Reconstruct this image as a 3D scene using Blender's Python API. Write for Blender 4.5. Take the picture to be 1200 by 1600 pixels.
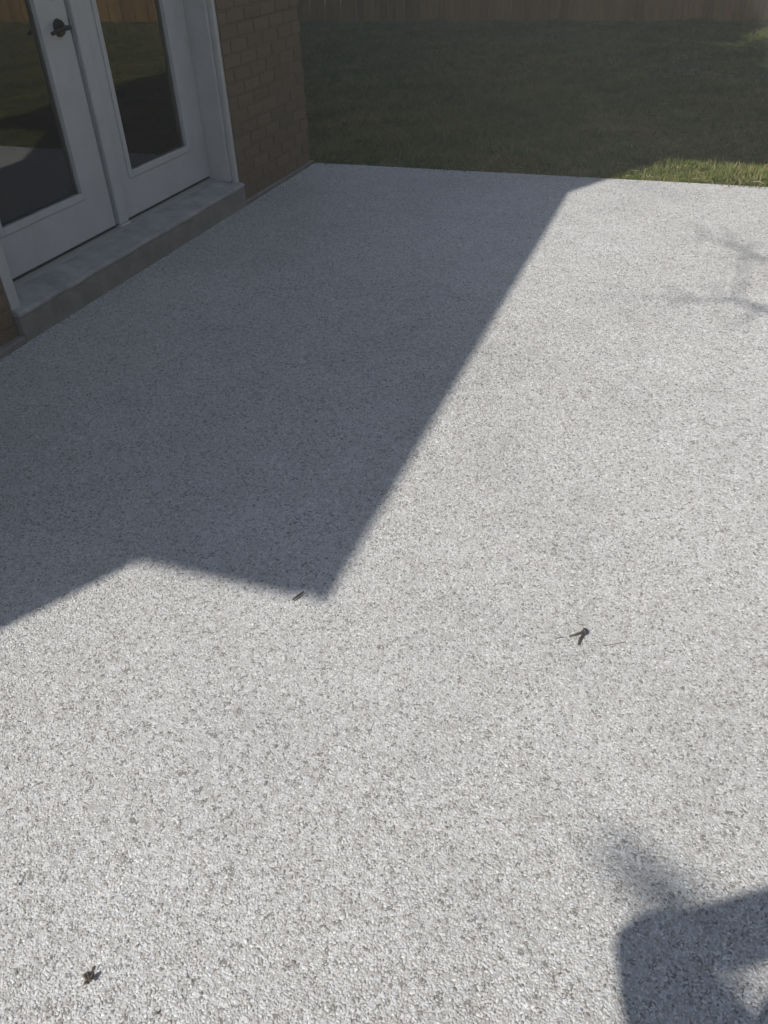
import bpy, bmesh, math, random
import numpy as np
from mathutils import Vector, Matrix
random.seed(7); rng = np.random.default_rng(7)
S = bpy.context.scene
C = S.collection
for o in list(bpy.data.objects): bpy.data.objects.remove(o)

# ------------------------------------------------------------------ camera
# world: x = away from the house wall, y = along the wall (forward), z = up; metres
CAM_H = 1.5; FPX = 1250.0
PITCH, ROLL, YAW = math.radians(36.9), math.radians(-2.55), math.radians(-21.19)
fw = Vector((math.sin(YAW)*math.cos(PITCH), math.cos(YAW)*math.cos(PITCH), -math.sin(PITCH)))
rt = Vector((math.cos(YAW), -math.sin(YAW), 0)); up = rt.cross(fw)
r2 = rt*math.cos(ROLL)+up*math.sin(ROLL); u2 = -rt*math.sin(ROLL)+up*math.cos(ROLL)
cd = bpy.data.cameras.new('camera'); cam = bpy.data.objects.new('camera', cd); C.objects.link(cam)
cd.sensor_fit = 'VERTICAL'; cd.sensor_height = 36; cd.lens = FPX/1600*36
cd.clip_start = 0.02; cd.clip_end = 2000
cam.matrix_world = Matrix(((r2.x, u2.x, -fw.x, 0), (r2.y, u2.y, -fw.y, 0), (r2.z, u2.z, -fw.z, CAM_H), (0, 0, 0, 1)))
S.camera = cam

# ------------------------------------------------------------------ sky, sun, exposure
SUN_EL = math.radians(43.0)
SD = Vector((0.486, 0.874, 0)).normalized()            # ground direction in which shadows fall
w = bpy.data.worlds.new('World'); S.world = w; w.use_nodes = True
nt = w.node_tree; nt.nodes.clear()
sky = nt.nodes.new('ShaderNodeTexSky'); sky.sky_type = 'NISHITA'; sky.sun_disc = False
sky.sun_elevation = SUN_EL; sky.sun_rotation = math.atan2(-SD.x, -SD.y)
sky.air_density = 1.0; sky.dust_density = 0.3; sky.ozone_density = 3.0
bg = nt.nodes.new('ShaderNodeBackground'); bg.inputs['Strength'].default_value = 0.08
wo = nt.nodes.new('ShaderNodeOutputWorld')
nt.links.new(sky.outputs[0], bg.inputs[0]); nt.links.new(bg.outputs[0], wo.inputs[0])
sl = bpy.data.lights.new('sun', 'SUN'); sun = bpy.data.objects.new('sun', sl); C.objects.link(sun)
sl.energy = 4.0; sl.angle = math.radians(0.75); sl.color = (1.0, 0.965, 0.915)
ldir = Vector((SD.x*math.cos(SUN_EL), SD.y*math.cos(SUN_EL), -math.sin(SUN_EL)))
sun.rotation_euler = ldir.to_track_quat('-Z', 'Y').to_euler(); sun.location = (-6, -10, 14)
S.view_settings.view_transform = 'Standard'; S.view_settings.look = 'None'
S.view_settings.gamma = 1.0; S.view_settings.exposure = 0.88
S.view_settings.use_curve_mapping = False
S.render.engine = 'CYCLES'

# ------------------------------------------------------------------ helpers
def tag(o, label=None, cat=None, group=None, kind=None):
    for k, v in (('label', label), ('category', cat), ('group', group), ('kind', kind)):
        if v: o[k] = v
    return o
def empty(name, loc=(0, 0, 0), parent=None):
    o = bpy.data.objects.new(name, None); C.objects.link(o); o.location = loc; o.parent = parent
    o.empty_display_size = 0.1
    return o
def obj(name, bm, mat, parent=None, smooth=False, bevel=0.0, loc=None):
    me = bpy.data.meshes.new(name); bm.normal_update(); bm.to_mesh(me); bm.free()
    if smooth: me.polygons.foreach_set('use_smooth', [True]*len(me.polygons))
    o = bpy.data.objects.new(name, me); C.objects.link(o); o.parent = parent
    if mat: me.materials.append(mat)
    if loc: o.location = loc
    if bevel:
        m = o.modifiers.new('bevel', 'BEVEL'); m.width = bevel; m.segments = 2; m.limit_method = 'ANGLE'
    return o
def inst(src, loc, parent=None, rot=None, scale=None):
    o = src.copy(); C.objects.link(o); o.parent = parent; o.location = loc
    if rot: o.rotation_euler = rot
    if scale: o.scale = scale
    return o
def bx(bm, x0, x1, y0, y1, z0, z1):
    v = [bm.verts.new(p) for p in ((x0,y0,z0),(x1,y0,z0),(x1,y1,z0),(x0,y1,z0),(x0,y0,z1),(x1,y0,z1),(x1,y1,z1),(x0,y1,z1))]
    for f in ((3,2,1,0),(4,5,6,7),(0,1,5,4),(1,2,6,5),(2,3,7,6),(3,0,4,7)): bm.faces.new([v[i] for i in f])
def box(*a):
    bm = bmesh.new(); bx(bm, *a); return bm
def prism_y(bm, prof, y0, y1):                          # (x,z) profile, extruded along y
    a = [bm.verts.new((x, y0, z)) for x, z in prof]; b = [bm.verts.new((x, y1, z)) for x, z in prof]
    n = len(prof)
    for i in range(n): bm.faces.new((a[i], a[(i+1) % n], b[(i+1) % n], b[i]))
    bm.faces.new(a[::-1]); bm.faces.new(b)
    bmesh.ops.recalc_face_normals(bm, faces=bm.faces)
def tube(bm, pts, radii, n=7, cap=True):
    rings = []; pts = [Vector(p) for p in pts]
    for i, p in enumerate(pts):
        t = (pts[min(i+1, len(pts)-1)]-pts[max(i-1, 0)]).normalized()
        a = t.cross(Vector((0.31, 0.17, 0.93))).normalized(); b = t.cross(a)
        rings.append([bm.verts.new(p+(a*math.cos(k*2*math.pi/n)+b*math.sin(k*2*math.pi/n))*radii[i]) for k in range(n)])
    for i in range(len(rings)-1):
        for k in range(n): bm.faces.new((rings[i][k], rings[i][(k+1) % n], rings[i+1][(k+1) % n], rings[i+1][k]))
    if cap: bm.faces.new(rings[0][::-1]); bm.faces.new(rings[-1])

class Mat:
    def __init__(s, name, col=(.5, .5, .5), rough=.6, spec=.5):
        s.m = bpy.data.materials.new(name); s.m.use_nodes = True; s.t = s.m.node_tree
        s.b = s.t.nodes['Principled BSDF']; s.b.inputs['Base Color'].default_value = (*col, 1)
        s.b.inputs['Roughness'].default_value = rough; s.b.inputs['Specular IOR Level'].default_value = spec
    def n(s, kind, **kw):
        x = s.t.nodes.new(kind)
        for k, v in kw.items():
            if k in x.inputs: x.inputs[k].default_value = v
            else: setattr(x, k, v)
        return x
    def l(s, a, b): s.t.links.new(a, b)
    def pos(s):
        g = s.n('ShaderNodeNewGeometry'); return g.outputs['Position']
    def noise(s, scale, detail=4, rough=.6, vec=None):
        x = s.n('ShaderNodeTexNoise', Scale=scale, Detail=detail, Roughness=rough); s.l(vec or s.pos(), x.inputs['Vector']); return x.outputs['Fac']
    def ramp(s, fac, stops, interp='LINEAR'):
        r = s.n('ShaderNodeValToRGB'); s.l(fac, r.inputs[0]); cr = r.color_ramp; cr.interpolation = interp
        while len(cr.elements) < len(stops): cr.elements.new(0.5)
        for e, (p, c) in zip(cr.elements, stops): e.position = p; e.color = (*c, 1)
        return r.outputs[0]
    def mix(s, fac, a, b, blend='MIX'):
        x = s.n('ShaderNodeMix', data_type='RGBA', blend_type=blend)
        for k, v in ((0, fac), (6, a), (7, b)):
            if isinstance(v, (int, float)): x.inputs[k].default_value = v
            elif isinstance(v, tuple): x.inputs[k].default_value = (*v, 1)
            else: s.l(v, x.inputs[k])
        return x.outputs[2]
    def color(s, out): s.l(out, s.b.inputs['Base Color']); return s
    def bump(s, h, strength=.3, dist=.01):
        b = s.n('ShaderNodeBump', Strength=strength, Distance=dist); s.l(h, b.inputs['Height']); s.l(b.outputs[0], s.b.inputs['Normal']); return s

def mat_brick():
    M = Mat('brick_face', rough=.9, spec=.2)
    oi = M.n('ShaderNodeObjectInfo')
    c = M.ramp(oi.outputs['Random'], [(0, (.142, .097, .056)), (.35, (.168, .114, .067)), (.7, (.186, .134, .082)), (1, (.128, .095, .062))])
    c = M.mix(M.noise(55, 5, .7), c, (.30, .24, .19), 'MIX') if False else M.mix(.35, c, M.ramp(M.noise(60, 6, .7), [(.3, (.08, .06, .04)), (.7, (.26, .20, .135))]))
    M.color(c); M.bump(M.noise(160, 5, .7), .5, .004); return M.m
def mat_brickwall():
    M = Mat('brickwork', rough=.9, spec=.2)
    sp = M.n('ShaderNodeSeparateXYZ'); M.l(M.pos(), sp.inputs[0]); cb = M.n('ShaderNodeCombineXYZ')
    M.l(sp.outputs['Y'], cb.inputs[0]); M.l(sp.outputs['Z'], cb.inputs[1])
    br = M.n('ShaderNodeTexBrick', Scale=1.0); br.inputs['Brick Width'].default_value = .215; br.inputs['Row Height'].default_value = .075
    br.inputs['Mortar Size'].default_value = .006
    br.inputs['Color1'].default_value = (.22, .125, .085, 1); br.inputs['Color2'].default_value = (.16, .10, .075, 1); br.inputs['Mortar'].default_value = (.32, .29, .25, 1)
    M.l(cb.outputs[0], br.inputs['Vector']); M.color(br.outputs[0]); M.bump(M.noise(120), .4, .004); return M.m
def mat_mortar():
    M = Mat('mortar', rough=.95, spec=.15)
    M.color(M.ramp(M.noise(90, 6), [(.3, (.145, .12, .085)), (.7, (.21, .178, .13))])); M.bump(M.noise(200), .5, .003); return M.m
def mat_paint(name='white_paint', col=(.50, .51, .51)):
    M = Mat(name, col, .42, .45)
    d = tuple(c*.86 for c in col)
    M.color(M.mix(M.ramp(M.noise(7, 5, .65), [(.45, (0, 0, 0)), (.8, (1, 1, 1))]), col, (d[0], d[1]*.99, d[2]*.95)))
    M.bump(M.noise(35, 4), .06, .003); return M.m
def mat_concrete(name='concrete', lo=(.20, .20, .19), hi=(.40, .39, .37), sc=6):
    M = Mat(name, rough=.88, spec=.25)
    a = M.ramp(M.noise(sc, 8, .68), [(.3, lo), (.72, hi)])
    b = M.ramp(M.noise(140, 4, .7), [(.3, (.55, .55, .55)), (.65, (1, 1, 1))])
    M.color(M.mix(.6, a, b, 'MULTIPLY')); M.bump(M.noise(110, 6), .45, .004); return M.m
def mat_wood():
    M = Mat('fence_wood', rough=.85, spec=.2)
    oi = M.n('ShaderNodeObjectInfo')
    c = M.ramp(oi.outputs['Random'], [(0, (.30, .17, .055)), (.5, (.46, .28, .09)), (1, (.36, .23, .085))])
    mp = M.n('ShaderNodeMapping'); mp.inputs['Scale'].default_value = (28, 28, 1.6); M.l(M.pos(), mp.inputs[0])
    g = M.ramp(M.noise(2.0, 6, .65, mp.outputs[0]), [(.3, (.55, .52, .5)), (.7, (1.1, 1.1, 1.1))])
    M.color(M.mix(.8, c, g, 'MULTIPLY')); return M.m
def mat_plain(name, col, rough=.6, spec=.4, var=.25, sc=20):
    M = Mat(name, col, rough, spec)
    M.color(M.ramp(M.noise(sc, 5), [(.3, tuple(c*(1-var) for c in col)), (.7, tuple(min(1, c*(1+var)) for c in col))])); return M.m
def mat_glass():
    M = Mat('window_glass'); t = M.t; t.nodes.remove(M.b); out = t.nodes['Material Output']
    tr = M.n('ShaderNodeBsdfTransparent'); tr.inputs[0].default_value = (.90, .92, .88, 1)
    gl = M.n('ShaderNodeBsdfGlossy', Roughness=.012); gl.inputs[0].default_value = (.95, .97, .96, 1)
    nb = M.n('ShaderNodeBump', Strength=.02, Distance=.002); M.l(M.noise(4, 2), nb.inputs['Height'])
    M.l(nb.outputs[0], gl.inputs['Normal'])
    fr = M.n('ShaderNodeFresnel', IOR=1.95); mx = M.n('ShaderNodeMixShader')
    M.l(fr.outputs[0], mx.inputs[0]); M.l(tr.outputs[0], mx.inputs[1]); M.l(gl.outputs[0], mx.inputs[2]); M.l(mx.outputs[0], out.inputs[0]); return M.m
def mat_pebble():
    M = Mat('pebble_chips', rough=.5, spec=.4)
    oi = M.n('ShaderNodeObjectInfo')
    c = M.ramp(oi.outputs['Random'], [(0, (.22, .205, .19)), (.03, (.30, .28, .26)), (.10, (.40, .375, .345)), (.20, (.455, .44, .42)),
        (.34, (.52, .495, .47)), (.48, (.51, .51, .50)), (.64, (.555, .558, .55)), (.80, (.60, .595, .58)), (.92, (.66, .66, .65))], 'CONSTANT')
    g = M.ramp(M.noise(420, 4, .6), [(.3, (.82, .82, .82)), (.7, (1.08, 1.08, 1.08))])
    c = M.mix(1.0, c, g, 'MULTIPLY')
    big = M.mix(1.0, M.ramp(M.noise(1.5, 6, .65), [(.3, (.86, .86, .86)), (.5, (1.0, .99, .975)), (.7, (1.03, 1.03, 1.03))]), M.ramp(M.noise(5.5, 5, .6), [(.3, (.93, .93, .92)), (.6, (1.03, 1.03, 1.03))]), 'MULTIPLY')   # slight mottling of the trowelled mix
    M.color(M.mix(1.0, c, big, 'MULTIPLY')); return M.m
def mat_resin():
    M = Mat('resin_bed', rough=.7, spec=.35)
    vo = M.n('ShaderNodeTexVoronoi', Scale=105.0); M.l(M.pos(), vo.inputs['Vector'])
    sp = M.n('ShaderNodeSeparateXYZ'); M.l(vo.outputs['Color'], sp.inputs[0])
    M.color(M.ramp(sp.outputs[0], [(0, (.22, .21, .20)), (.1, (.40, .385, .37)), (.5, (.50, .495, .485)), (.85, (.60, .59, .58))], 'CONSTANT'))
    M.bump(vo.outputs['Distance'], -.5, .004); return M.m
def mat_soil():
    M = Mat('lawn_soil', rough=.95, spec=.1)
    a = M.ramp(M.noise(1.1, 7, .65), [(.35, (.055, .075, .03)), (.55, (.085, .085, .04)), (.75, (.13, .105, .065))])
    b = M.ramp(M.noise(45, 5, .7), [(.3, (.6, .6, .6)), (.7, (1.2, 1.2, 1.2))])
    M.color(M.mix(1.0, a, b, 'MULTIPLY')); M.bump(M.noise(60), .6, .02); return M.m
def mat_grass():
    M = Mat('grass_blades', rough=.75, spec=.2)
    oi = M.n('ShaderNodeObjectInfo')
    c = M.ramp(oi.outputs['Random'], [(0, (.075, .115, .018)), (.3, (.11, .145, .025)), (.5, (.14, .15, .038)), (.68, (.18, .16, .055)), (.86, (.24, .20, .09)), (1, (.30, .26, .14))])
    p = M.ramp(M.noise(.9, 5, .6), [(.32, (.70, .80, .65)), (.5, (1.0, 1.0, .95)), (.68, (1.4, 1.12, 1.1))])
    M.color(M.mix(1.0, c, p, 'MULTIPLY')); return M.m
def mat_leafy(name, lo, hi):
    M = Mat(name, rough=.7, spec=.2); M.color(M.ramp(M.noise(3, 4), [(.3, lo), (.7, hi)])); return M.m

m_brick, m_brickwall, m_mortar = mat_brick(), mat_brickwall(), mat_mortar()
m_white = mat_paint(); m_trim = mat_paint('trim_paint', (.50, .50, .49))
m_conc = mat_concrete('concrete', (.26, .26, .25), (.50, .49, .47), 7); m_found = mat_concrete('foundation_concrete', (.19, .18, .16), (.32, .30, .27), 9)
m_wood, m_glass, m_pebble, m_resin, m_soil, m_grass = mat_wood(), mat_glass(), mat_pebble(), mat_resin(), mat_soil(), mat_grass()
m_metal = Mat('dark_bronze', (.022, .019, .017), .35, .5).m; m_metal.node_tree.nodes['Principled BSDF'].inputs['Metallic'].default_value = .6
m_rubber = mat_plain('weatherstrip', (.025, .025, .025), .8, .2)
m_alu = Mat('threshold_metal', (.30, .29, .27), .4, .5).m
m_roof = mat_plain('asphalt_shingle', (.07, .065, .06), .95, .1, .4, 30)
m_floor = mat_plain('interior_floor', (.30, .22, .15), .5, .3)
m_room = mat_plain('interior_wall', (.62, .60, .55), .9, .1)
m_bark = mat_plain('tree_bark', (.10, .08, .06), .95, .1, .4, 25)
m_needle = mat_leafy('spruce_needles', (.02, .04, .016), (.045, .075, .03))

# ------------------------------------------------------------------ ground: lawn and patio
W = -2.73                                              # brick face of the house
PX0, PX1, PY0, PY1 = -2.70, 3.2, -4.0, 5.852
bm = bmesh.new()
def lawn_z(x, y): return -.045+.012*math.sin(x*1.3+.4)*math.cos(y*.9)+.008*math.sin(x*3.1+y*2.3)
xs = [-400, -60, -20]+[i*.5 for i in range(-28, 29)]+[20, 60, 400]; ys = [-400, -60, -20]+[i*.5 for i in range(-20, 41)]+[40, 90, 400]
gv = [[bm.verts.new((x, y, lawn_z(x, y) if abs(x) < 15 and -12 < y < 22 else -.05)) for x in xs] for y in ys]
for j in range(len(ys)-1):
    for i in range(len(xs)-1): bm.faces.new((gv[j][i], gv[j][i+1], gv[j+1][i+1], gv[j+1][i]))
lawn = tag(obj('lawn', bm, m_soil, smooth=True), kind='structure')
patio = tag(obj('patio', box(PX0, PX1, PY0, PY1, -.12, -.003), m_resin), kind='structure')

def geo_instances(name, pts, scl, rot, pick, variants, mat, parent=None):
    me = bpy.data.meshes.new(name); n = len(pts)
    me.vertices.add(n); me.vertices.foreach_set('co', np.ascontiguousarray(pts, dtype=np.float32).ravel())
    for an, arr in (('scl', scl), ('rot', rot)):
        a = me.attributes.new(an, 'FLOAT_VECTOR', 'POINT'); a.data.foreach_set('vector', np.ascontiguousarray(arr, dtype=np.float32).ravel())
    a = me.attributes.new('pick', 'INT', 'POINT'); a.data.foreach_set('value', np.ascontiguousarray(pick, dtype=np.int32))
    me.materials.append(mat)
    o = bpy.data.objects.new(name, me); C.objects.link(o); o.parent = parent
    col = bpy.data.collections.new(name+'_variants')
    for vi, vm in enumerate(variants):
        vm.materials.append(mat); vo = bpy.data.objects.new('%s_variant' % name, vm); col.objects.link(vo)
    g = bpy.data.node_groups.new(name+'_scatter', 'GeometryNodeTree')
    g.interface.new_socket('Geometry', in_out='INPUT', socket_type='NodeSocketGeometry')
    g.interface.new_socket('Geometry', in_out='OUTPUT', socket_type='NodeSocketGeometry')
    N = g.nodes; gi = N.new('NodeGroupInput'); go = N.new('NodeGroupOutput'); ip = N.new('GeometryNodeInstanceOnPoints'); ci = N.new('GeometryNodeCollectionInfo')
    ci.inputs['Collection'].default_value = col; ci.inputs['Separate Children'].default_value = True; ci.inputs['Reset Children'].default_value = True
    ip.inputs['Pick Instance'].default_value = True
    def at(nm, ty):
        x = N.new('GeometryNodeInputNamedAttribute'); x.data_type = ty; x.inputs['Name'].default_value = nm; return x.outputs['Attribute']
    e2r = N.new('FunctionNodeEulerToRotation')
    L = g.links.new
    L(gi.outputs[0], ip.inputs['Points']); L(ci.outputs[0], ip.inputs['Instance']); L(at('pick', 'INT'), ip.inputs['Instance Index'])
    L(at('rot', 'FLOAT_VECTOR'), e2r.inputs[0]); L(e2r.outputs[0], ip.inputs['Rotation']); L(at('scl', 'FLOAT_VECTOR'), ip.inputs['Scale'])
    L(ip.outputs[0], go.inputs[0])
    md = o.modifiers.new('scatter', 'NODES'); md.node_group = g
    return o

# pebble chips of the trowelled patio surface: one variant = 5-9 mm chip
def pebble_variant(seed):
    r = random.Random(seed); bm = bmesh.new(); bmesh.ops.create_icosphere(bm, subdivisions=1, radius=1)
    el = r.uniform(1.0, 1.55); dirs = [(Vector((r.gauss(0, 1), r.gauss(0, 1), r.gauss(0, .5))).normalized(), r.uniform(.55, .85)) for _ in range(4)]
    for v in bm.verts:
        for d, lim in dirs:                                # chipped facets
            k = v.co.dot(d)
            if k > lim: v.co -= d*(k-lim)
        v.co *= r.uniform(.9, 1.08); v.co.x *= el
    me = bpy.data.meshes.new('pebble_chip'); bm.to_mesh(me); bm.free()
    me.polygons.foreach_set('use_smooth', [True]*len(me.polygons)); return me
GX0, GX1, GY0, GY1 = PX0+.012, 1.2, -.05, PY1-.002
def jittered(x0, x1, y0, y1, gs):
    nx, ny = int((x1-x0)/gs), int((y1-y0)/(gs*.866))
    i_, j_ = np.meshgrid(np.arange(nx), np.arange(ny)); i_ = i_.ravel(); j_ = j_.ravel()
    return (x0+(i_+.5*(j_ % 2))*gs+rng.uniform(-.45, .45, i_.size)*gs, y0+j_*gs*.866+rng.uniform(-.45, .45, i_.size)*gs, np.full(i_.size, gs))
rows = []; y_ = GY0                                    # chips a little larger in the rows far from the lens, where they blend
while y_ < GY1:
    gs = .0050+.0024*min(1, max(0, (y_-1.0)/2.2)); y2 = min(GY1, y_+.25); rows.append(jittered(max(GX0, -2.3-.35*y_), min(GX1, .85+.12*y_), y_, y2, gs)); y_ = y2
px, py, pg = (np.concatenate(c) for c in zip(*rows))
edge = PX0+.012+.012*np.sin(py*9)+.008*np.sin(py*23+1)+rng.uniform(0, .008, px.size)
keep = (px > edge) & (py < PY1-.006+.004*np.sin(px*21)+.003*np.sin(px*57))
pg = pg[keep]
px, py = px[keep], py[keep]; n = px.size
sz = np.clip(rng.lognormal(0, .26, n), .55, 1.6)*pg*.56
und = .0012*np.sin(px*2.1+.3)*np.sin(py*1.7)
pz = -.0026+rng.uniform(-.0007, .0006, n)+und*.5
scl = np.stack([sz, sz*rng.uniform(.75, 1.0, n), sz*rng.uniform(.26, .40, n)], 1)
rot = np.stack([rng.normal(0, .10, n), rng.normal(0, .10, n), rng.uniform(0, 6.283, n)], 1)
pebbles = geo_instances('pebbles', np.stack([px, py, pz], 1), scl, rot, rng.integers(0, 10, n), [pebble_variant(s) for s in range(10)], m_pebble, patio)
tag(pebbles, 'small pale grey pebble chips set in resin', kind='stuff')

# grass tufts
def tuft_variant(seed):
    r = random.Random(seed+50); bm = bmesh.new()
    for b in range(14):
        a = r.uniform(0, 6.283); x, y = r.gauss(0, .022), r.gauss(0, .022); h = r.uniform(.022, .062); wd = r.uniform(.0018, .0034); ln = r.uniform(.2, 1.1)*h
        dx, dy = math.cos(a), math.sin(a); sx, sy = -dy*wd, dx*wd
        p0, p1 = bm.verts.new((x-sx, y-sy, -.01)), bm.verts.new((x+sx, y+sy, -.01))
        q0, q1 = bm.verts.new((x+dx*ln*.4-sx*.8, y+dy*ln*.4-sy*.8, h*.65)), bm.verts.new((x+dx*ln*.4+sx*.8, y+dy*ln*.4+sy*.8, h*.65))
        t = bm.verts.new((x+dx*ln, y+dy*ln, h)); bm.faces.new((p0, p1, q1, q0)); bm.faces.new((q0, q1, t))
    me = bpy.data.meshes.new('grass_tuft'); bm.to_mesh(me); bm.free(); return me
gp = []
for (x0, x1, y0, y1, dens) in ((-4.5, 2.6, PY1+.004, 8.0, 1500), (-7.5, 3.5, 8.0, 15.0, 700), (2.6, 9, 6.0, 15.0, 160)):
    k = int((x1-x0)*(y1-y0)*dens); gp.append(np.stack([rng.uniform(x0, x1, k), rng.uniform(y0, y1, k)], 1))
gp = np.concatenate(gp); inside = (gp[:, 0] < W+.0) & (gp[:, 1] < 5.88); worn = (((gp[:, 0]+.2)/1.3)**2+((gp[:, 1]-10.9)/1.0)**2+.35*np.sin(gp[:, 0]*5)*np.sin(gp[:, 1]*6) < 1) & (rng.random(len(gp)) < .8); gp = gp[~(inside | worn)]
k = len(gp); gz = np.array([lawn_z(a, b) for a, b in gp])
dry = np.sin(gp[:, 0]*.9+2)*np.sin(gp[:, 1]*1.1)+rng.normal(0, .3, k)
s = rng.uniform(.6, 1.25, k)*(1+.35*np.sin(gp[:, 0]*6.1+np.sin(gp[:, 1]*3))*np.sin(gp[:, 1]*5.3+1))
grass = geo_instances('grass', np.column_stack([gp, gz]), np.stack([s, s, s*np.where(dry > .6, .65, 1.0)], 1), np.stack([np.zeros(k), np.zeros(k), rng.uniform(0, 6.283, k)], 1), rng.integers(0, 8, k), [tuft_variant(q) for q in range(8)], m_grass)
tag(grass, 'short green and straw coloured turf beyond the patio', 'grass', kind='stuff')

# ------------------------------------------------------------------ the brick house
YN, YU, YF, XB = -1.09, 1.87, 5.85, -7.2               # near end, start of the upper storey, far end, back
ZS, ZU = 2.68, 4.85                                    # lower and upper soffit
OY0, OY1, OZ1 = 2.60, 4.75, 2.30                       # door opening
house = tag(empty('brick_house', (W, 2.4, 0)), 'brown brick house with pale glazed double doors beside the pebbled patio', 'house')
H = Vector((-W, -2.4, 0))
def hobj(name, bm, mat, parent=None, **kw):
    o = obj(name, bm, mat, parent or house, **kw)
    if parent is None: o.location = H
    return o
bm = bmesh.new()
xa, xb = W-.25, W-.009
bx(bm, xa, xb, YN, OY0, 0, ZS); bx(bm, xa, xb, OY1, YF-.008, 0, ZS); bx(bm, xa, xb, OY0, OY1, OZ1, ZS)
wall = hobj('wall', bm, m_mortar)
bm = bmesh.new()
bx(bm, XB, xa, YF-.26, YF-.008, 0, ZS); bx(bm, XB, xa, YN, YN+.25, 0, ZS); bx(bm, XB, XB+.25, YN+.25, YF-.26, 0, ZS)
bx(bm, xa, W-.002, YU, YF-.002, ZS+.02, ZU); bx(bm, XB, xa, YF-.25, YF-.002, ZS+.02, ZU); bx(bm, XB, xa, YU, YU+.25, ZS+.02, ZU); bx(bm, XB, XB+.25, YU+.25, YF-.25, ZS+.02, ZU)
hobj('upper_wall', bm, m_brickwall)
# brick pieces in the stretches of wall that the photograph shows; beyond them joined rows
BL, BH, BJ = .203, .065, .011
def brick_mesh(ln):
    bm = box(0, .05, 0, ln, 0, BH)
    for v in bm.verts: v.co += Vector((random.uniform(-.0015, .0015), random.uniform(-.002, .002), random.uniform(-.0015, .0015)))
    bmesh.ops.bevel(bm, geom=[e for e in bm.edges], offset=.0035, segments=1, affect='EDGES')
    me = bpy.data.meshes.new('brick'); bm.to_mesh(me); bm.free(); me.materials.append(m_brick); return me
brick_full = [brick_mesh(BL) for _ in range(6)]
def place_brick(me, y, z):
    o = bpy.data.objects.new('brick', me); C.objects.link(o); o.parent = wall
    o.location = (W-.05+random.uniform(-.0025, .001), y, z); return o
def courses(y0, y1, z0, z1):
    row = 0; z = z0
    while z+BH < z1+.001:
        y = y0-(0 if row % 2 == 0 else (BL+BJ)/2)
        while y < y1-.03:
            a, b = max(y, y0), min(y+BL, y1)
            if b-a > BL-.004: place_brick(random.choice(brick_full), a, z)
            elif b-a > .03: place_brick(brick_mesh(b-a), a, z)
            y += BL+BJ
        z += BH+BJ; row += 1
courses(OY1+.006, YF, .012, 1.85)
courses(1.55, OY0-.006, .012, 1.35)
def brick_rows(y0, y1, z0, z1, bm):
    row = 0; z = z0
    while z+BH < z1:
        y = y0-(0 if row % 2 == 0 else (BL+BJ)/2)
        while y < y1-.03:
            a, b = max(y, y0), min(y+BL, y1)
            if b-a > .03: bx(bm, W-.04, W, a, b, z, z+BH)
            y += BL+BJ
        z += BH+BJ; row += 1
bm = bmesh.new(); brick_rows(YN, 1.54, .012, ZS, bm); brick_rows(1.55, OY0-.006, .012+18*(BH+BJ), ZS, bm); brick_rows(OY1+.006, YF, .012+25*(BH+BJ), ZS, bm); brick_rows(OY0+.01, OY1-.005, OZ1+.02, ZS, bm)
rest = obj('brick_rows', bm, m_brick, wall); rest['kind'] = 'stuff'
# foundation ledge along the wall foot
bm = bmesh.new(); prism_y(bm, [(W-.02, -.1), (W+.036, -.1), (W+.034, .022), (W+.024, .028), (W-.02, .030)], YN-.02, OY0-.003)
hobj('foundation', bm, m_found, bevel=.003)
bm = bmesh.new(); prism_y(bm, [(W-.02, -.1), (W+.014, -.1), (W+.012, .012), (W-.02, .014)], OY1+.003, YF+.012)
hobj('foundation', bm, m_found, bevel=.003)
# concrete door sill, sloping out
bm = bmesh.new(); prism_y(bm, [(W-.22, .112), (W+.033, .112), (W+.036, .124), (W+.026, .137), (W-.10, .158), (W-.22, .166)], OY0, OY1-.006)
bmesh.ops.subdivide_edges(bm, edges=[e for e in bm.edges if abs(e.verts[0].co.y-e.verts[1].co.y) > 1], cuts=40)
for v in bm.verts: v.co += Vector((.003*math.sin(v.co.y*17)+random.uniform(-.002, .002), 0, random.uniform(-.0012, .0012)))
hobj('door_sill', bm, m_conc, bevel=.003)
bm = bmesh.new(); prism_y(bm, [(W-.22, -.08), (W+.030, -.08), (W+.029, .111), (W-.22, .111)], OY0+.001, OY1-.008)
hobj('sill_base', bm, m_found, bevel=.003)
XD = W-.17                                             # outer face of the door leaves
bm = bmesh.new(); prism_y(bm, [(XD-.06, .15), (XD+.035, .15), (XD+.033, .166), (XD+.004, .177), (XD-.06, .178)], OY0+.075, OY1-.07)
hobj('threshold', bm, m_alu, bevel=.002)
# frame: jambs and head with an outer moulding
bm = bmesh.new()
def jamb(bm, yo, yi, sg, z0):                           # yo wall side, yi opening side
    lo, hi = min(yo, yi), max(yo, yi)
    bx(bm, XD-.05, W-.035, lo, hi, z0, OZ1)
    bx(bm, W-.034, W-.004, lo+(.0 if sg > 0 else .022), hi-(.022 if sg > 0 else 0), z0-.012, OZ1+.0)
    s0, s1 = (yi, yi+.016) if sg > 0 else (yi-.016, yi)
    bx(bm, XD-.05, XD-.002, s0, s1, z0+.02, OZ1-.07)
jamb(bm, OY0+.004, OY0+.085, 1, .153)
fr = hobj('door_frame', bm, m_trim, bevel=.004)
bm = bmesh.new(); jamb(bm, OY1-.008, OY1-.066, -1, .153); hobj('door_frame', bm, m_trim, bevel=.004)
bm = bmesh.new(); bx(bm, XD-.05, W-.035, OY0+.087, OY1-.069, OZ1-.07, OZ1-.001); bx(bm, W-.033, W-.004, OY0+.065, OY1-.032, OZ1-.048, OZ1-.001); hobj('door_frame', bm, m_trim, bevel=.004)

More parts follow.
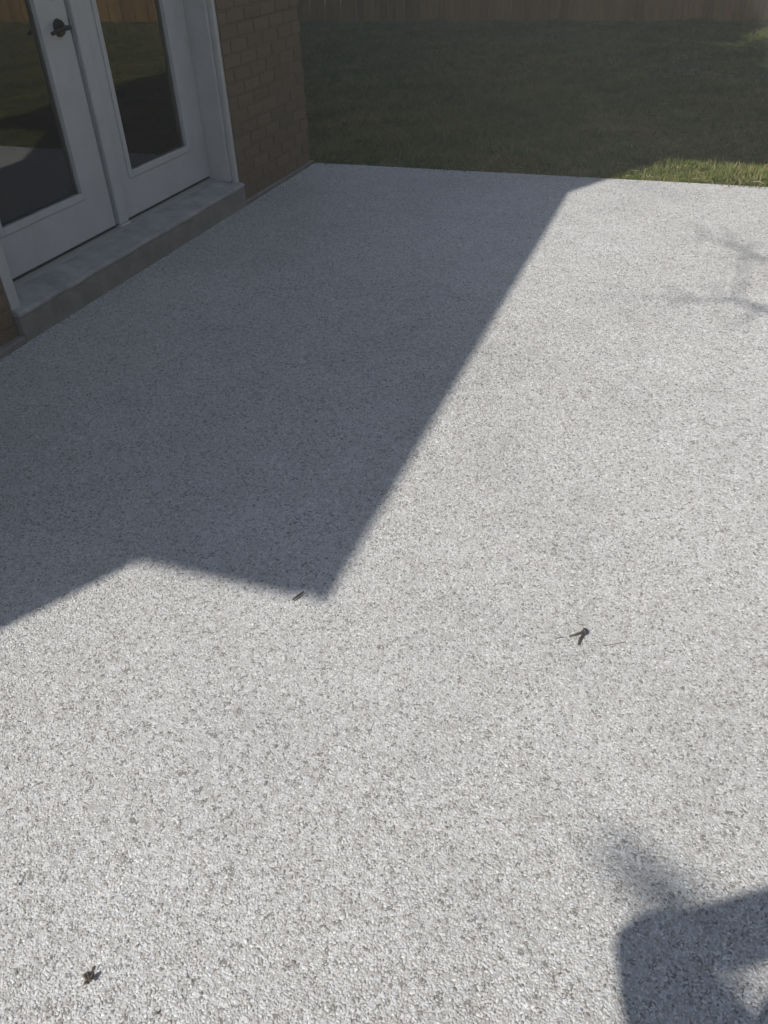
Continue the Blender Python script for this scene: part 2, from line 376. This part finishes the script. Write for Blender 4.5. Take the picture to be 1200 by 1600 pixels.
def door(y0, y1, gy0, gy1, hand):
    z0, z1, gz0, gz1 = .189, 2.222, .408, 2.04
    d = hobj('door', box(XD-.045, XD, y0, gy0, z0, z1), m_white)
    bm = bmesh.new(); bx(bm, XD-.045, XD, y0, gy0, z0, z1); bx(bm, XD-.045, XD, gy1, y1, z0, z1); bx(bm, XD-.045, XD, gy0, gy1, z0, gz0); bx(bm, XD-.045, XD, gy0, gy1, gz1, z1)
    bmesh.ops.remove_doubles(bm, verts=bm.verts, dist=1e-5)
    bm.to_mesh(d.data); bm.free()
    e = .030
    bm = bmesh.new()                                   # raised lite frame round the glass
    for (a, b, c, f) in ((gy0-e, gy0+.004, gz0-e, gz1+e), (gy1-.004, gy1+e, gz0-e, gz1+e), (gy0+.004, gy1-.004, gz0-e, gz0+.004), (gy0+.004, gy1-.004, gz1-.004, gz1+e)):
        bx(bm, XD+.0005, XD+.007, a, b, c, f)
    b_ = obj('lite_frame', bm, m_white, d, bevel=.004)
    obj('glass_pane', box(XD-.026, XD-.020, gy0, gy1, gz0, gz1), m_glass, d)
    bm = bmesh.new(); bx(bm, XD-.03, XD+.004, y0+.01, y1-.01, z0-.010, z0-.001); obj('door_sweep', bm, m_rubber, d)
    if hand:
        hy, hz = 3.567, 1.118
        bm = bmesh.new(); bmesh.ops.create_cone(bm, cap_ends=True, segments=28, radius1=.038, radius2=.032, depth=.014, matrix=Matrix.Translation((XD+.008, hy, hz)) @ Matrix.Rotation(math.pi/2, 4, 'Y'))
        hd = obj('handle', bm, m_metal, d)
        bm = bmesh.new()
        tube(bm, [(XD+.010, hy, hz), (XD+.045, hy, hz), (XD+.055, hy-.006, hz)], [.012, .011, .011], 12)
        tube(bm, [(XD+.055, hy+.012, hz+.001), (XD+.058, hy-.02, hz+.001), (XD+.056, hy-.065, hz-.004), (XD+.045, hy-.112, hz-.012)], [.011, .0105, .009, .0075], 12)
        obj('lever', bm, m_metal, d, smooth=True)
        bm = bmesh.new(); bmesh.ops.create_cone(bm, cap_ends=True, segments=24, radius1=.030, radius2=.026, depth=.012, matrix=Matrix.Translation((XD+.007, hy, hz+.14)) @ Matrix.Rotation(math.pi/2, 4, 'Y'))
        obj('deadbolt', bm, m_metal, d)
        bm = bmesh.new(); bx(bm, XD-.03, XD+.002, y1-.001, y1+.0015, hz-.03, hz+.03); obj('latch_plate', bm, m_metal, d)
    return d
dl = door(2.690, 3.648, 2.853, 3.441, True)
dr = door(3.664, 4.668, 3.877, 4.467, False)
bm = bmesh.new(); bx(bm, XD+.0005, XD+.022, 3.666, 3.742, .186, 2.222); obj('astragal', bm, m_white, dr, bevel=.006)
bm = bmesh.new(); bx(bm, XD-.002, XD+.029, 3.660, 3.746, .170, .1855); obj('astragal_foot', bm, m_trim, dr, bevel=.004)
bm = bmesh.new(); bx(bm, XD-.04, XD-.012, 3.6505, 3.6635, .195, 2.22); obj('weather_seal', bm, m_rubber, dr)
# rooms
bm = bmesh.new(); bx(bm, XB+.25, xa, YN+.25, YF-.26, .02, .15); hobj('interior_floor', bm, m_floor)
bm = bmesh.new(); bx(bm, XB+.02, W-.26, YN+.01, YF-.02, ZS+.0, ZS+.018); hobj('ceiling', bm, m_room)
bm = bmesh.new(); bx(bm, -4.9, -4.8, YN+.26, YF-.27, .151, ZS-.001); hobj('interior_wall', bm, m_room)
# eaves, gutters, roofs
GE = -2.194                                            # outer lip of the lower gutter
bm = bmesh.new(); bx(bm, W-.008, GE-.031, YN, YF+.1, ZS+.001, ZS+.019); lows = hobj('soffit', bm, m_trim)
bm = bmesh.new(); prism_y(bm, [(W+.001, ZS+.021), (GE-.032, ZS+.021), (GE-.032, ZS+.13), (W+.001, ZS+.36)], YU, YF+.1)
prism_y(bm, [(GE-.032, ZS+.021), (GE-.032, ZS+.13), (-4.9, 4.25), (XB-.4, ZS+.10), (XB-.4, ZS+.021)], YN, YU-.003)
rf = hobj('roof', bm, m_roof)
bm = bmesh.new(); prism_y(bm, [(GE-.03, ZS+.02), (GE+.064, ZS+.001), (GE+.002, ZS+.12), (GE-.03, ZS+.12)], YN, YF+.1); obj('gutter', bm, m_trim, rf)
UE = -2.04
bm = bmesh.new(); bx(bm, XB-.4, UE+.02, YU+.0, YF+.35, ZU+.001, ZU+.02); hobj('soffit', bm, m_trim)
bm = bmesh.new(); prism_y(bm, [(UE+.10, ZU+.021), (UE+.10, ZU+.10), (-4.9, 6.6), (XB-.4, ZU+.10), (XB-.4, ZU+.021)], YU, YF+.35); rf2 = hobj('roof', bm, m_roof)
bm = bmesh.new(); prism_y(bm, [(UE+.09, ZU+.02), (UE+.03, ZU+.02), (UE, ZU+.07), (UE, ZU+.12), (UE+.09, ZU+.12)], YU, YF+.35); obj('gutter', bm, m_trim, rf2)

# ------------------------------------------------------------------ board fence at the end of the lawn
FY = 15.2
fence = tag(empty('board_fence', (0, FY, 0)), 'reddish brown vertical board fence across the far end of the lawn', 'fence')
bms = []
for q in range(5):
    hgt = 1.78+random.uniform(-.006, .006); bm = box(-.068, .068, -.011, .011, 0, hgt)
    for v in bm.verts: v.co.x += random.uniform(-.002, .002)
    me = bpy.data.meshes.new('board'); bm.to_mesh(me); bm.free(); me.materials.append(m_wood); bms.append(me)
x = -10.0; i = 0
while x < 12:
    o = bpy.data.objects.new('board', random.choice(bms)); C.objects.link(o); o.parent = fence
    o.location = (x, (-.012 if i % 2 else .012)+random.uniform(-.002, .002), -.03); o.rotation_euler = (0, random.uniform(-.004, .004), 0); x += .146; i += 1
for z in (.30, 1.0, 1.6): obj('rail', box(-10.1, 12.1, .026, .066, z, z+.09), m_wood, fence)
for k in range(10): obj('post', box(-9.9+k*2.4, -9.81+k*2.4, .068, .158, -.05, 1.9), m_wood, fence)

SX = 8.2
fence2 = tag(empty('board_fence', (SX, 5, 0)), 'brown board fence along the right side of the lawn, mirrored in the door glass', 'fence')
y = -4.0; i = 0
while y < FY-.1:
    o = bpy.data.objects.new('board', random.choice(bms)); C.objects.link(o); o.parent = fence2
    o.location = ((-.012 if i % 2 else .012), y-5, -.03); o.rotation_euler = (0, 0, math.pi/2); y += .146; i += 1
for z in (.30, 1.0, 1.6): obj('rail', box(.026, .066, -9.1, FY-5.1, z, z+.09), m_wood, fence2)
hb = bmesh.new(); rh_ = random.Random(21)                # unseen evergreen hedge, added to block low sky light
bx(hb, 9.6, 11.0, -12, 17, 0, 6.4)
for q in range(9000):
    f = rh_.random(); z = rh_.uniform(.1, 6.8); yy = rh_.uniform(-12.2, 17.2); xx = 9.55-abs(rh_.gauss(0, .18)) if f < .7 else rh_.uniform(9.5, 11.1)
    if f >= .7: z = 6.35+abs(rh_.gauss(0, .35))
    hb.faces.new([hb.verts.new((xx+rh_.gauss(0, .14), yy+rh_.gauss(0, .14), z+rh_.gauss(0, .16))) for _ in range(3)])
hedge = tag(empty('added_hedge', (9.6, 2, 0)), 'unseen tall hedge added beyond the side fence to block low sky light', 'hedge')
obj('foliage', hb, mat_leafy('hedge_leaves', (.02, .04, .015), (.05, .08, .03)), hedge, loc=(-9.6, -2, 0))

# ------------------------------------------------------------------ small litter on the patio
m_twig = mat_plain('dark_twig', (.085, .072, .06), .85, .2, .4, 90)
m_straw = mat_plain('dry_stem', (.30, .27, .22), .8, .2, .2, 90)
m_flake = mat_plain('leaf_flake', (.25, .20, .155), .85, .2, .4, 120)
m_dryleaf = mat_plain('dry_leaf', (.10, .08, .062), .85, .2, .5, 120)
def gpt(px, py, z=0.0):                                # pixel of the 1200x1600 photograph -> point on the patio, used to measure positions
    d = fw*FPX+r2*(px-600)-u2*(py-800); t = (z-CAM_H)/d.z; return Vector((d.x*t, d.y*t, z))
t = tag(empty('forked_twig', (-.0675, 1.52, 0)), 'small dark forked twig lying alone on the sunlit pebbles', 'twig')
def tw(name, pts, rad, mat, parent, n=6):
    bm = bmesh.new(); off = Vector(parent.location) if parent else Vector()
    tube(bm, [gpt(a, b, z)-off for a, b, z in pts], rad, n); return obj(name, bm, mat, parent, smooth=True)
tw('stem', [(889, 994, .004), (899, 991, .006), (908, 988, .007), (915, 983, .006)], [.0017, .0024, .0032, .0035], m_twig, t)
tw('stem', [(903.5, 1007, .004), (906, 999, .006), (910, 992, .007), (914, 986, .008)], [.0022, .0027, .0028, .003], m_twig, t)
tw('bud', [(912, 981, .006), (914.5, 986, .010), (914.5, 992, .005)], [.0016, .0044, .0016], m_twig, t)
s1 = tw('dry_stem', [(856, 993, .003), (868, 997, .004), (880, 995, .003)], [.0009, .0012, .0008], m_straw, None); tag(s1, 'thin pale dry stem left of the forked twig', 'stem', 'dry stems beside the twig')
s2 = tw('dry_stem', [(944, 1008, .003), (958, 1006, .004), (978, 1003, .003)], [.0008, .0009, .0005], m_straw, None); tag(s2, 'thin dry stem right of the forked twig', 'stem', 'dry stems beside the twig')
lf = tw('seed_pod', [(457, 938, .003), (464, 932, .006), (474, 925, .004)], [.0018, .0036, .0022], m_dryleaf, None, 7); tag(lf, 'slender brown seed pod at the corner of the roof shadow', 'seed pod')
# crumpled leaf near the lower left corner
bm = bmesh.new(); rr = random.Random(3)
c0 = gpt(138, 1528)
for q in range(16):
    a = rr.uniform(0, 6.28); bmesh.ops.create_icosphere(bm, subdivisions=1, radius=1, matrix=Matrix.Translation((rr.gauss(0, .0042), rr.gauss(0, .0046), rr.uniform(.002, .008))) @ Matrix.Rotation(a, 4, 'Z') @ Matrix.Rotation(rr.uniform(-1, 1), 4, 'X') @ Matrix.Diagonal((rr.uniform(.004, .007), rr.uniform(.002, .004), rr.uniform(.0012, .003), 1)))
o = obj('crumpled_leaf', bm, m_dryleaf, loc=c0); tag(o, 'crumpled dark brown leaf scrap at the lower left of the patio', 'leaf')
for (a, b, lab) in ((590, 1012, 'tiny tan leaf flake below the roof shadow corner'), (243, 1583, 'tiny rust coloured flake near the bottom edge of the patio'), (25, 1382, 'tiny brown flake close to the left edge of the photo')):
    bm = bmesh.new(); bmesh.ops.create_icosphere(bm, subdivisions=1, radius=1, matrix=Matrix.Rotation(a, 4, 'Z') @ Matrix.Diagonal((.005, .0026, .0012, 1)))
    for v in bm.verts: v.co += Vector((rr.gauss(0, .0006), rr.gauss(0, .0006), rr.gauss(0, .0004)))
    o = obj('leaf_flake', bm, m_flake, loc=gpt(a, b, .003)); tag(o, lab, 'leaf', 'leaf flakes on the patio')
bm = bmesh.new()
for q in range(70):                                    # grit and clippings blown over the patio
    x, y = rr.uniform(-2.6, 1.0), rr.uniform(.2, 5.8); a = rr.uniform(0, 6.28); ln = rr.uniform(.002, .007)
    if q < 30: x = -2.66+abs(rr.gauss(0, .05))
    if q > 55: y = 5.83-abs(rr.gauss(0, .12))
    tube(bm, [(x-math.cos(a)*ln, y-math.sin(a)*ln, .001), (x, y, .002), (x+math.cos(a)*ln, y+math.sin(a)*ln, .001)], [.0006, .0014, .0006], 5)
tag(obj('grit', bm, m_flake), 'tiny brown crumbs of grit and clippings strewn over the patio', 'grit', kind='stuff')
# straw and leaf scraps in the grass by the patio edge
bm = bmesh.new()
for q in range(420):
    if q < 120: x, y = rr.uniform(-2.6, 2.4), PY1+abs(rr.gauss(.05, .10))+.01
    elif q < 230: x, y = rr.gauss(-.2, .8), rr.gauss(10.9, .7)
    else: x, y = rr.uniform(-4.5, 2.4), rr.uniform(5.9, 11.5)
    z = lawn_z(x, y)+rr.uniform(.015, .05); a = rr.uniform(0, 6.28); ln = rr.uniform(.01, .05)
    tube(bm, [(x-math.cos(a)*ln, y-math.sin(a)*ln, z), (x, y, z+rr.uniform(-.006, .012)), (x+math.cos(a)*ln, y+math.sin(a)*ln, z)], [.001, .0022, .001], 4, False)
tag(obj('straw_litter', bm, mat_plain('straw', (.42, .36, .25), .85, .2, .3, 60)), 'pale dry straw scraps scattered over the lawn', 'straw', kind='stuff')

# ------------------------------------------------------------------ trees that shade the place (outside the frame)
K = Vector((SD.x, SD.y, 0))/math.tan(SUN_EL)
def lift(px, py, z): return gpt(px, py)-K*z+Vector((0, 0, z))      # the point at height z whose shadow falls on that spot of the patio
tree = tag(empty('bare_tree', (-2.2, -5.6, -.05)), 'bare leafless tree behind the patio whose branches throw faint shadows on it', 'tree')
TO = Vector(tree.location)
bm = bmesh.new(); tube(bm, [Vector(p)-TO for p in ((-2.2, -5.6, -.1), (-2.18, -5.62, 1.2), (-2.1, -5.7, 3.2), (-2.0, -5.75, 5.2), (-1.95, -5.85, 7.2), (-1.75, -6.0, 9.0))], [.17, .14, .12, .095, .06, .02], 12)
obj('trunk', bm, m_bark, tree, smooth=True)
bm = bmesh.new(); bk = .56
def branch(pts, rad): tube(bm, [Vector(p)-TO for p in pts], [q*bk for q in rad], 6, False)
z8 = 3.9
# the two boughs whose shadows cross the right edge of the photo
b0 = Vector((-2.05, -5.75, 4.2)); e0 = lift(1330, 520, 4.0); e1 = lift(1195, 482, z8)
branch([b0, b0.lerp(e0, .5)+Vector((.1, 0, .25)), e0, e1, lift(1150, 470, z8), lift(1090, 468, z8), lift(1010, 462, z8+.1)], [.05, .036, .028, .024, .018, .012, .005])
branch([lift(1150, 470, z8), lift(1160, 440, z8), lift(1165, 400, z8), lift(1158, 372, z8)], [.016, .014, .010, .005])
e3 = lift(1290, 430, 4.0)
branch([e0, e3, lift(1195, 405, 4.0), lift(1145, 385, 4.0), lift(1105, 370, 4.0), lift(1080, 345, 4.0)], [.024, .022, .017, .013, .009, .004])
branch([lift(1195, 405, 4.0), lift(1160, 402, 4.0), lift(1120, 404, 4.0)], [.010, .008, .004])
branch([e1, lift(1160, 500, 4.0), lift(1120, 508, 4.0)], [.013, .009, .004])
for (a, b, c, d_) in ((1130, 469, 1100, 440), (1165, 420, 1135, 415), (1163, 395, 1185, 370), (1105, 370, 1075, 378), (1065, 465, 1040, 485), (1180, 478, 1150, 520), (1145, 385, 1130, 355)):
    branch([lift(a, b, z8), lift((a+c)/2+3, (b+d_)/2, z8), lift(c, d_, z8)], [.012, .009, .004])
branch([lift(1090, 468, z8), lift(1055, 452, z8), lift(1020, 436, z8)], [.009, .006, .003])
branch([lift(1035, 463, z8), lift(1000, 466, z8), lift(975, 470, z8)], [.006, .005, .003])
# the bough end whose blurred shadow falls by the photographer's arm
z6 = 5.0; bk = 1.0
b1 = Vector((-2.0, -5.76, 5.0)); p2 = lift(1120, 1470, z6)
branch([b1, b1.lerp(p2, .6)+Vector((0, 0, .1)), p2, lift(1050, 1412, z6), lift(1020, 1385, z6), lift(975, 1340, z6), lift(925, 1298, z6)], [.034, .034, .036, .038, .030, .020, .007])
for (a, b, c, d_) in ((1050, 1412, 1005, 1408), (1025, 1385, 1045, 1350), (1000, 1362, 955, 1365), (990, 1350, 1000, 1312), (960, 1325, 935, 1330)):
    branch([lift(a, b, z6), lift((a+c)/2+4, (b+d_)/2, z6+.02), lift(c, d_, z6)], [.012, .010, .005])
rb = random.Random(11); bk = 1.0
for q in range(34):                                    # the rest of the crown, on the side away from the photo
    z = rb.uniform(3.0, 8.6); s0 = Vector((-2.2+z*.045, -5.55-z*.04, z)); a = rb.uniform(-2.4, .55); ln = rb.uniform(.9, 2.0)*(1.1-z/14)
    dv = Vector((math.cos(a), math.sin(a), rb.uniform(.3, .9))).normalized()
    e = s0+dv*ln; m_ = s0+dv*ln*.5+Vector((rb.gauss(0, .08), rb.gauss(0, .08), -.05)); branch([s0, m_, e], [.03, .02, .006])
    for k in range(4):
        f = m_.lerp(e, rb.random()); branch([f, f+Vector((dv.x+rb.gauss(0, .5), dv.y+rb.gauss(0, .5), rb.uniform(.2, .9)))*rb.uniform(.2, .5)], [.009, .003])
obj('branches', bm, m_bark, tree, smooth=True)

def spruce_meshes(seed, h=20.0, R0=2.3):
    r = random.Random(seed); tb = bmesh.new(); tube(tb, [(0, 0, -.1), (0, 0, h*.5), (0, 0, h)], [.24, .15, .01], 9)
    cb = bmesh.new(); z = 1.2
    while z < h:
        f = 1-(z-1.2)/(h-1.2); R = R0*min(1, f*1.25)**.8+.06; nb = max(7, int(26*R/R0)+4)
        for k in range(nb):
            a = k*2*math.pi/nb+r.uniform(-.3, .3)+z; L = R*r.uniform(.8, 1.1); dx, dy = math.cos(a), math.sin(a); wd = max(.08, L*.24); dr = L*r.uniform(.2, .45)
            p = [(dx*.05, dy*.05, z+.12), (dx*L*.55-dy*wd, dy*L*.55+dx*wd, z-dr*.35), (dx*L, dy*L, z-dr*.55), (dx*L*.55+dy*wd, dy*L*.55-dx*wd, z-dr*.35), (dx*L*.55, dy*L*.55, z-dr*.05)]
            v = [cb.verts.new(q) for q in p]; cb.faces.new((v[0], v[1], v[4])); cb.faces.new((v[1], v[2], v[4])); cb.faces.new((v[2], v[3], v[4])); cb.faces.new((v[3], v[0], v[4]))
            for s_ in range(3):
                ff = r.uniform(.4, .95); qx, qy, qz = dx*L*ff, dy*L*ff, z-dr*.5*ff; sw = .14
                ww = [cb.verts.new((qx+r.gauss(0, .2), qy+r.gauss(0, .2), qz-r.uniform(0, .35))) for _ in range(3)]; cb.faces.new(ww)
        z += .30 if z < h*.8 else .2
    return tb, cb
sp0 = None  # unseen spruces, added to shade the far lawn and fence
for i, (x, y, sc, lab) in enumerate(((-8.9, -4.6, .97, 'tall spruce added for shade at the near end of the row behind the house'), (-9.1, -2.5, .96, 'tall spruce added for shade, second from the near end behind the house'), (-8.8, -.4, .98, 'tall spruce added for shade, third from the near end behind the house'),
        (-9.0, 1.7, 1.02, 'tall spruce added for shade at the middle of the row behind the house'), (-8.9, 3.8, .96, 'tall spruce added for shade behind the doors of the house'), (-9.1, 5.9, .9, 'tall spruce added for shade level with the far end of the house'), (-8.9, 8.0, .86, 'tall spruce added for shade just past the far end of the house'), (-9.2, 10.1, .8, 'spruce added for shade, second from the fence in the row behind the house'), (-9.6, 12.2, .7, 'spruce added for shade nearest the fence, shortest of the row behind the house'))):
    e = tag(empty('added_spruce', (x+.1, y, -.05)), lab, 'tree', 'unseen spruces added in a row behind the house'); e.scale = (1, 1, sc); e.rotation_euler.z = i*1.1
    if sp0 is None:
        tb, cb = spruce_meshes(5); sp0 = (obj('trunk', tb, m_bark, e), obj('crown', cb, m_needle, e))
    else:
        for c in sp0: inst(c, (0, 0, 0), e)

# ------------------------------------------------------------------ the person taking the photograph: only the shadow of the bent left arm is in view
m_skin = mat_plain('skin', (.50, .32, .24), .55, .35, .08); m_jacket = mat_plain('jacket_cloth', (.05, .06, .085), .9, .1, .2)
m_jean = mat_plain('trouser_cloth', (.045, .055, .09), .9, .1, .2); m_shoe = mat_plain('shoe', (.03, .03, .03), .7, .2); m_hair = mat_plain('hair', (.03, .022, .016), .7, .3)
person = tag(empty('person', (-.085, -.33, 0)), 'person in dark jacket standing with left hand on hip, known only by the arm shadow', 'person')
PO = Vector(person.location)
def skin(name, verts, edges, rad, mat, parent, root=0, sub=1):
    me = bpy.data.meshes.new(name); me.from_pydata([Vector(v)-PO for v in verts], edges, []); me.materials.append(mat)
    o = bpy.data.objects.new(name, me); C.objects.link(o); o.parent = parent
    m = o.modifiers.new('skin', 'SKIN'); m.use_smooth_shade = True; sv = me.skin_vertices[0].data
    for i, r in enumerate(rad): sv[i].radius = r if isinstance(r, tuple) else (r, r)
    sv[root].use_root = True
    s = o.modifiers.new('sub', 'SUBSURF'); s.levels = sub; s.render_levels = sub
    return o
J = dict(pel=(-.085, -.34, .95), waist=(-.095, -.34, 1.08), chest=(-.085, -.33, 1.32), nb=(-.085, -.33, 1.46), nk=(-.085, -.315, 1.53), hd=(-.085, -.30, 1.63), ht=(-.085, -.31, 1.70),
    ls=(-.245, -.325, 1.355), le=(-.460, -.352, 1.20), lw=(-.322, -.335, 1.035), lh=(-.285, -.285, .99),
    rs=(.095, -.325, 1.42), re=(.175, -.285, 1.16), rw=(.075, -.165, 1.36), rh=(.045, -.125, 1.42),
    lp=(-.175, -.34, .90), lk=(-.185, -.33, .49), la=(-.195, -.36, .09), lt=(-.205, -.22, .035), rp=(.005, -.34, .90), rk=(.02, -.33, .49), ra=(.03, -.36, .09), rtt=(.045, -.22, .035))
RAD = dict(pel=(.15, .11), waist=(.135, .10), chest=(.155, .11), nb=(.07, .065), nk=.052, hd=(.077, .095), ht=(.06, .075), ls=.062, le=.041, lw=.027, lh=(.034, .018), rs=.062, re=.041, rw=.027, rh=(.034, .018),
    lp=.085, lk=.058, la=.038, lt=.03, rp=.085, rk=.058, ra=.038, rtt=.03)
E_ = [('pel', 'waist'), ('waist', 'chest'), ('chest', 'nb'), ('nb', 'nk'), ('nk', 'hd'), ('hd', 'ht'), ('chest', 'ls'), ('ls', 'le'), ('le', 'lw'), ('lw', 'lh'), ('chest', 'rs'), ('rs', 're'), ('re', 'rw'), ('rw', 'rh'),
    ('pel', 'lp'), ('lp', 'lk'), ('lk', 'la'), ('la', 'lt'), ('pel', 'rp'), ('rp', 'rk'), ('rk', 'ra'), ('ra', 'rtt')]
keys = list(J); vs = [J[k] for k in keys]; es = [(keys.index(a), keys.index(b)) for a, b in E_]; rd = [RAD[k] for k in keys]
def finger(base, pts, r0):
    p = keys.index(base) if isinstance(base, str) else base
    for i, q in enumerate(pts): vs.append(q); rd.append(r0*(1-.15*i)); es.append((p, len(vs)-1)); p = len(vs)-1
lh, rh = Vector(J['lh']), Vector(J['rh'])
for k in range(4):
    o = Vector((.004*k, 0, .018-.014*k)); finger('lh', [lh+o+Vector((.02, .035, -.006)), lh+o+Vector((.05, .05, -.012)), lh+o+Vector((.075, .045, -.018))][:3], .009)
    o = Vector((-.006, .006, -.018+.016*k)); finger('rh', [rh+o+Vector((-.03, .03, .01)), rh+o+Vector((-.06, .035, .014)), rh+o+Vector((-.075, .02, .014))], .009)
finger('lh', [lh+Vector((.01, -.025, -.01)), lh+Vector((.03, -.05, -.02))], .010); finger('rh', [rh+Vector((-.02, -.02, .02)), rh+Vector((-.05, -.025, .035))], .010)
body = skin('body', vs, es, rd, m_skin, person)
def garment(name, ks, mat, grow):
    e = [(ks.index(a), ks.index(b)) for a, b in E_ if a in ks and b in ks]
    g = [tuple(c+grow for c in RAD[k]) if isinstance(RAD[k], tuple) else RAD[k]+grow for k in ks]
    return skin(name, [J[k] for k in ks], e, g, mat, person)
RAD.update(waist=(.175, .12), pel=(.19, .125), ls=.056, chest=(.15, .11))
jk = garment('jacket', ['pel', 'waist', 'chest', 'nb', 'ls', 'rs', 're', 'rw'], m_jacket, .012)
bm = bmesh.new(); vS, vE, vW = (Vector(J[k])-PO for k in ('ls', 'le', 'lw'))
tube(bm, [vS+(vS-vE)*.05, vS.lerp(vE, .5), vE+(vE-vS).normalized()*.035], [.062, .054, .044], 14)
tube(bm, [vE+(vE-vW).normalized()*.030, vE.lerp(vW, .5), vW], [.046, .056, .054], 14)
obj('sleeve', bm, m_jacket, jk, smooth=True)
garment('trousers', ['pel', 'lp', 'lk', 'la', 'rp', 'rk', 'ra'], m_jean, .012)
for a, b in (('la', 'lt'), ('ra', 'rtt')):
    bm = bmesh.new(); p, q = Vector(J[a])-PO, Vector(J[b])-PO; p.z = q.z = 0
    dv = (q-p).normalized(); bmesh.ops.create_icosphere(bm, subdivisions=2, radius=1, matrix=Matrix.Translation((p+q)/2+Vector((0, 0, .045))) @ Matrix.Rotation(math.atan2(dv.y, dv.x), 4, 'Z') @ Matrix.Diagonal((.145, .052, .05, 1)))
    for v in bm.verts: v.co.z = max(v.co.z, .002)
    obj('shoe', bm, m_shoe, person, smooth=True)
hd = Vector(J['hd'])-PO
bm = bmesh.new(); bmesh.ops.create_icosphere(bm, subdivisions=3, radius=1, matrix=Matrix.Translation(hd+Vector((0, -.03, .035))) @ Matrix.Diagonal((.088, .095, .095, 1)))
obj('hair', bm, m_hair, person, smooth=True)
for sx in (-1, 1):
    bm = bmesh.new(); bmesh.ops.create_icosphere(bm, subdivisions=2, radius=.012, matrix=Matrix.Translation(hd+Vector((sx*.03, .078, -.005)))); obj('eye', bm, m_white, person, smooth=True)

# ------------------------------------------------------------------ the lens veil, imitated by an added thin volume
m_glare = bpy.data.materials.new('glare_volume'); m_glare.use_nodes = True; t_ = m_glare.node_tree; t_.nodes.clear()
pv = t_.nodes.new('ShaderNodeVolumePrincipled'); pv.inputs['Color'].default_value = (.98, .96, .88, 1); pv.inputs['Density'].default_value = .0145
ov = t_.nodes.new('ShaderNodeOutputMaterial'); t_.links.new(pv.outputs[0], ov.inputs['Volume'])
tag(obj('glare', box(-420, 420, -420, 420, -1.1, 21.6), m_glare), 'thin pale haze volume added in place of the lens veil', 'glare', kind='stuff')
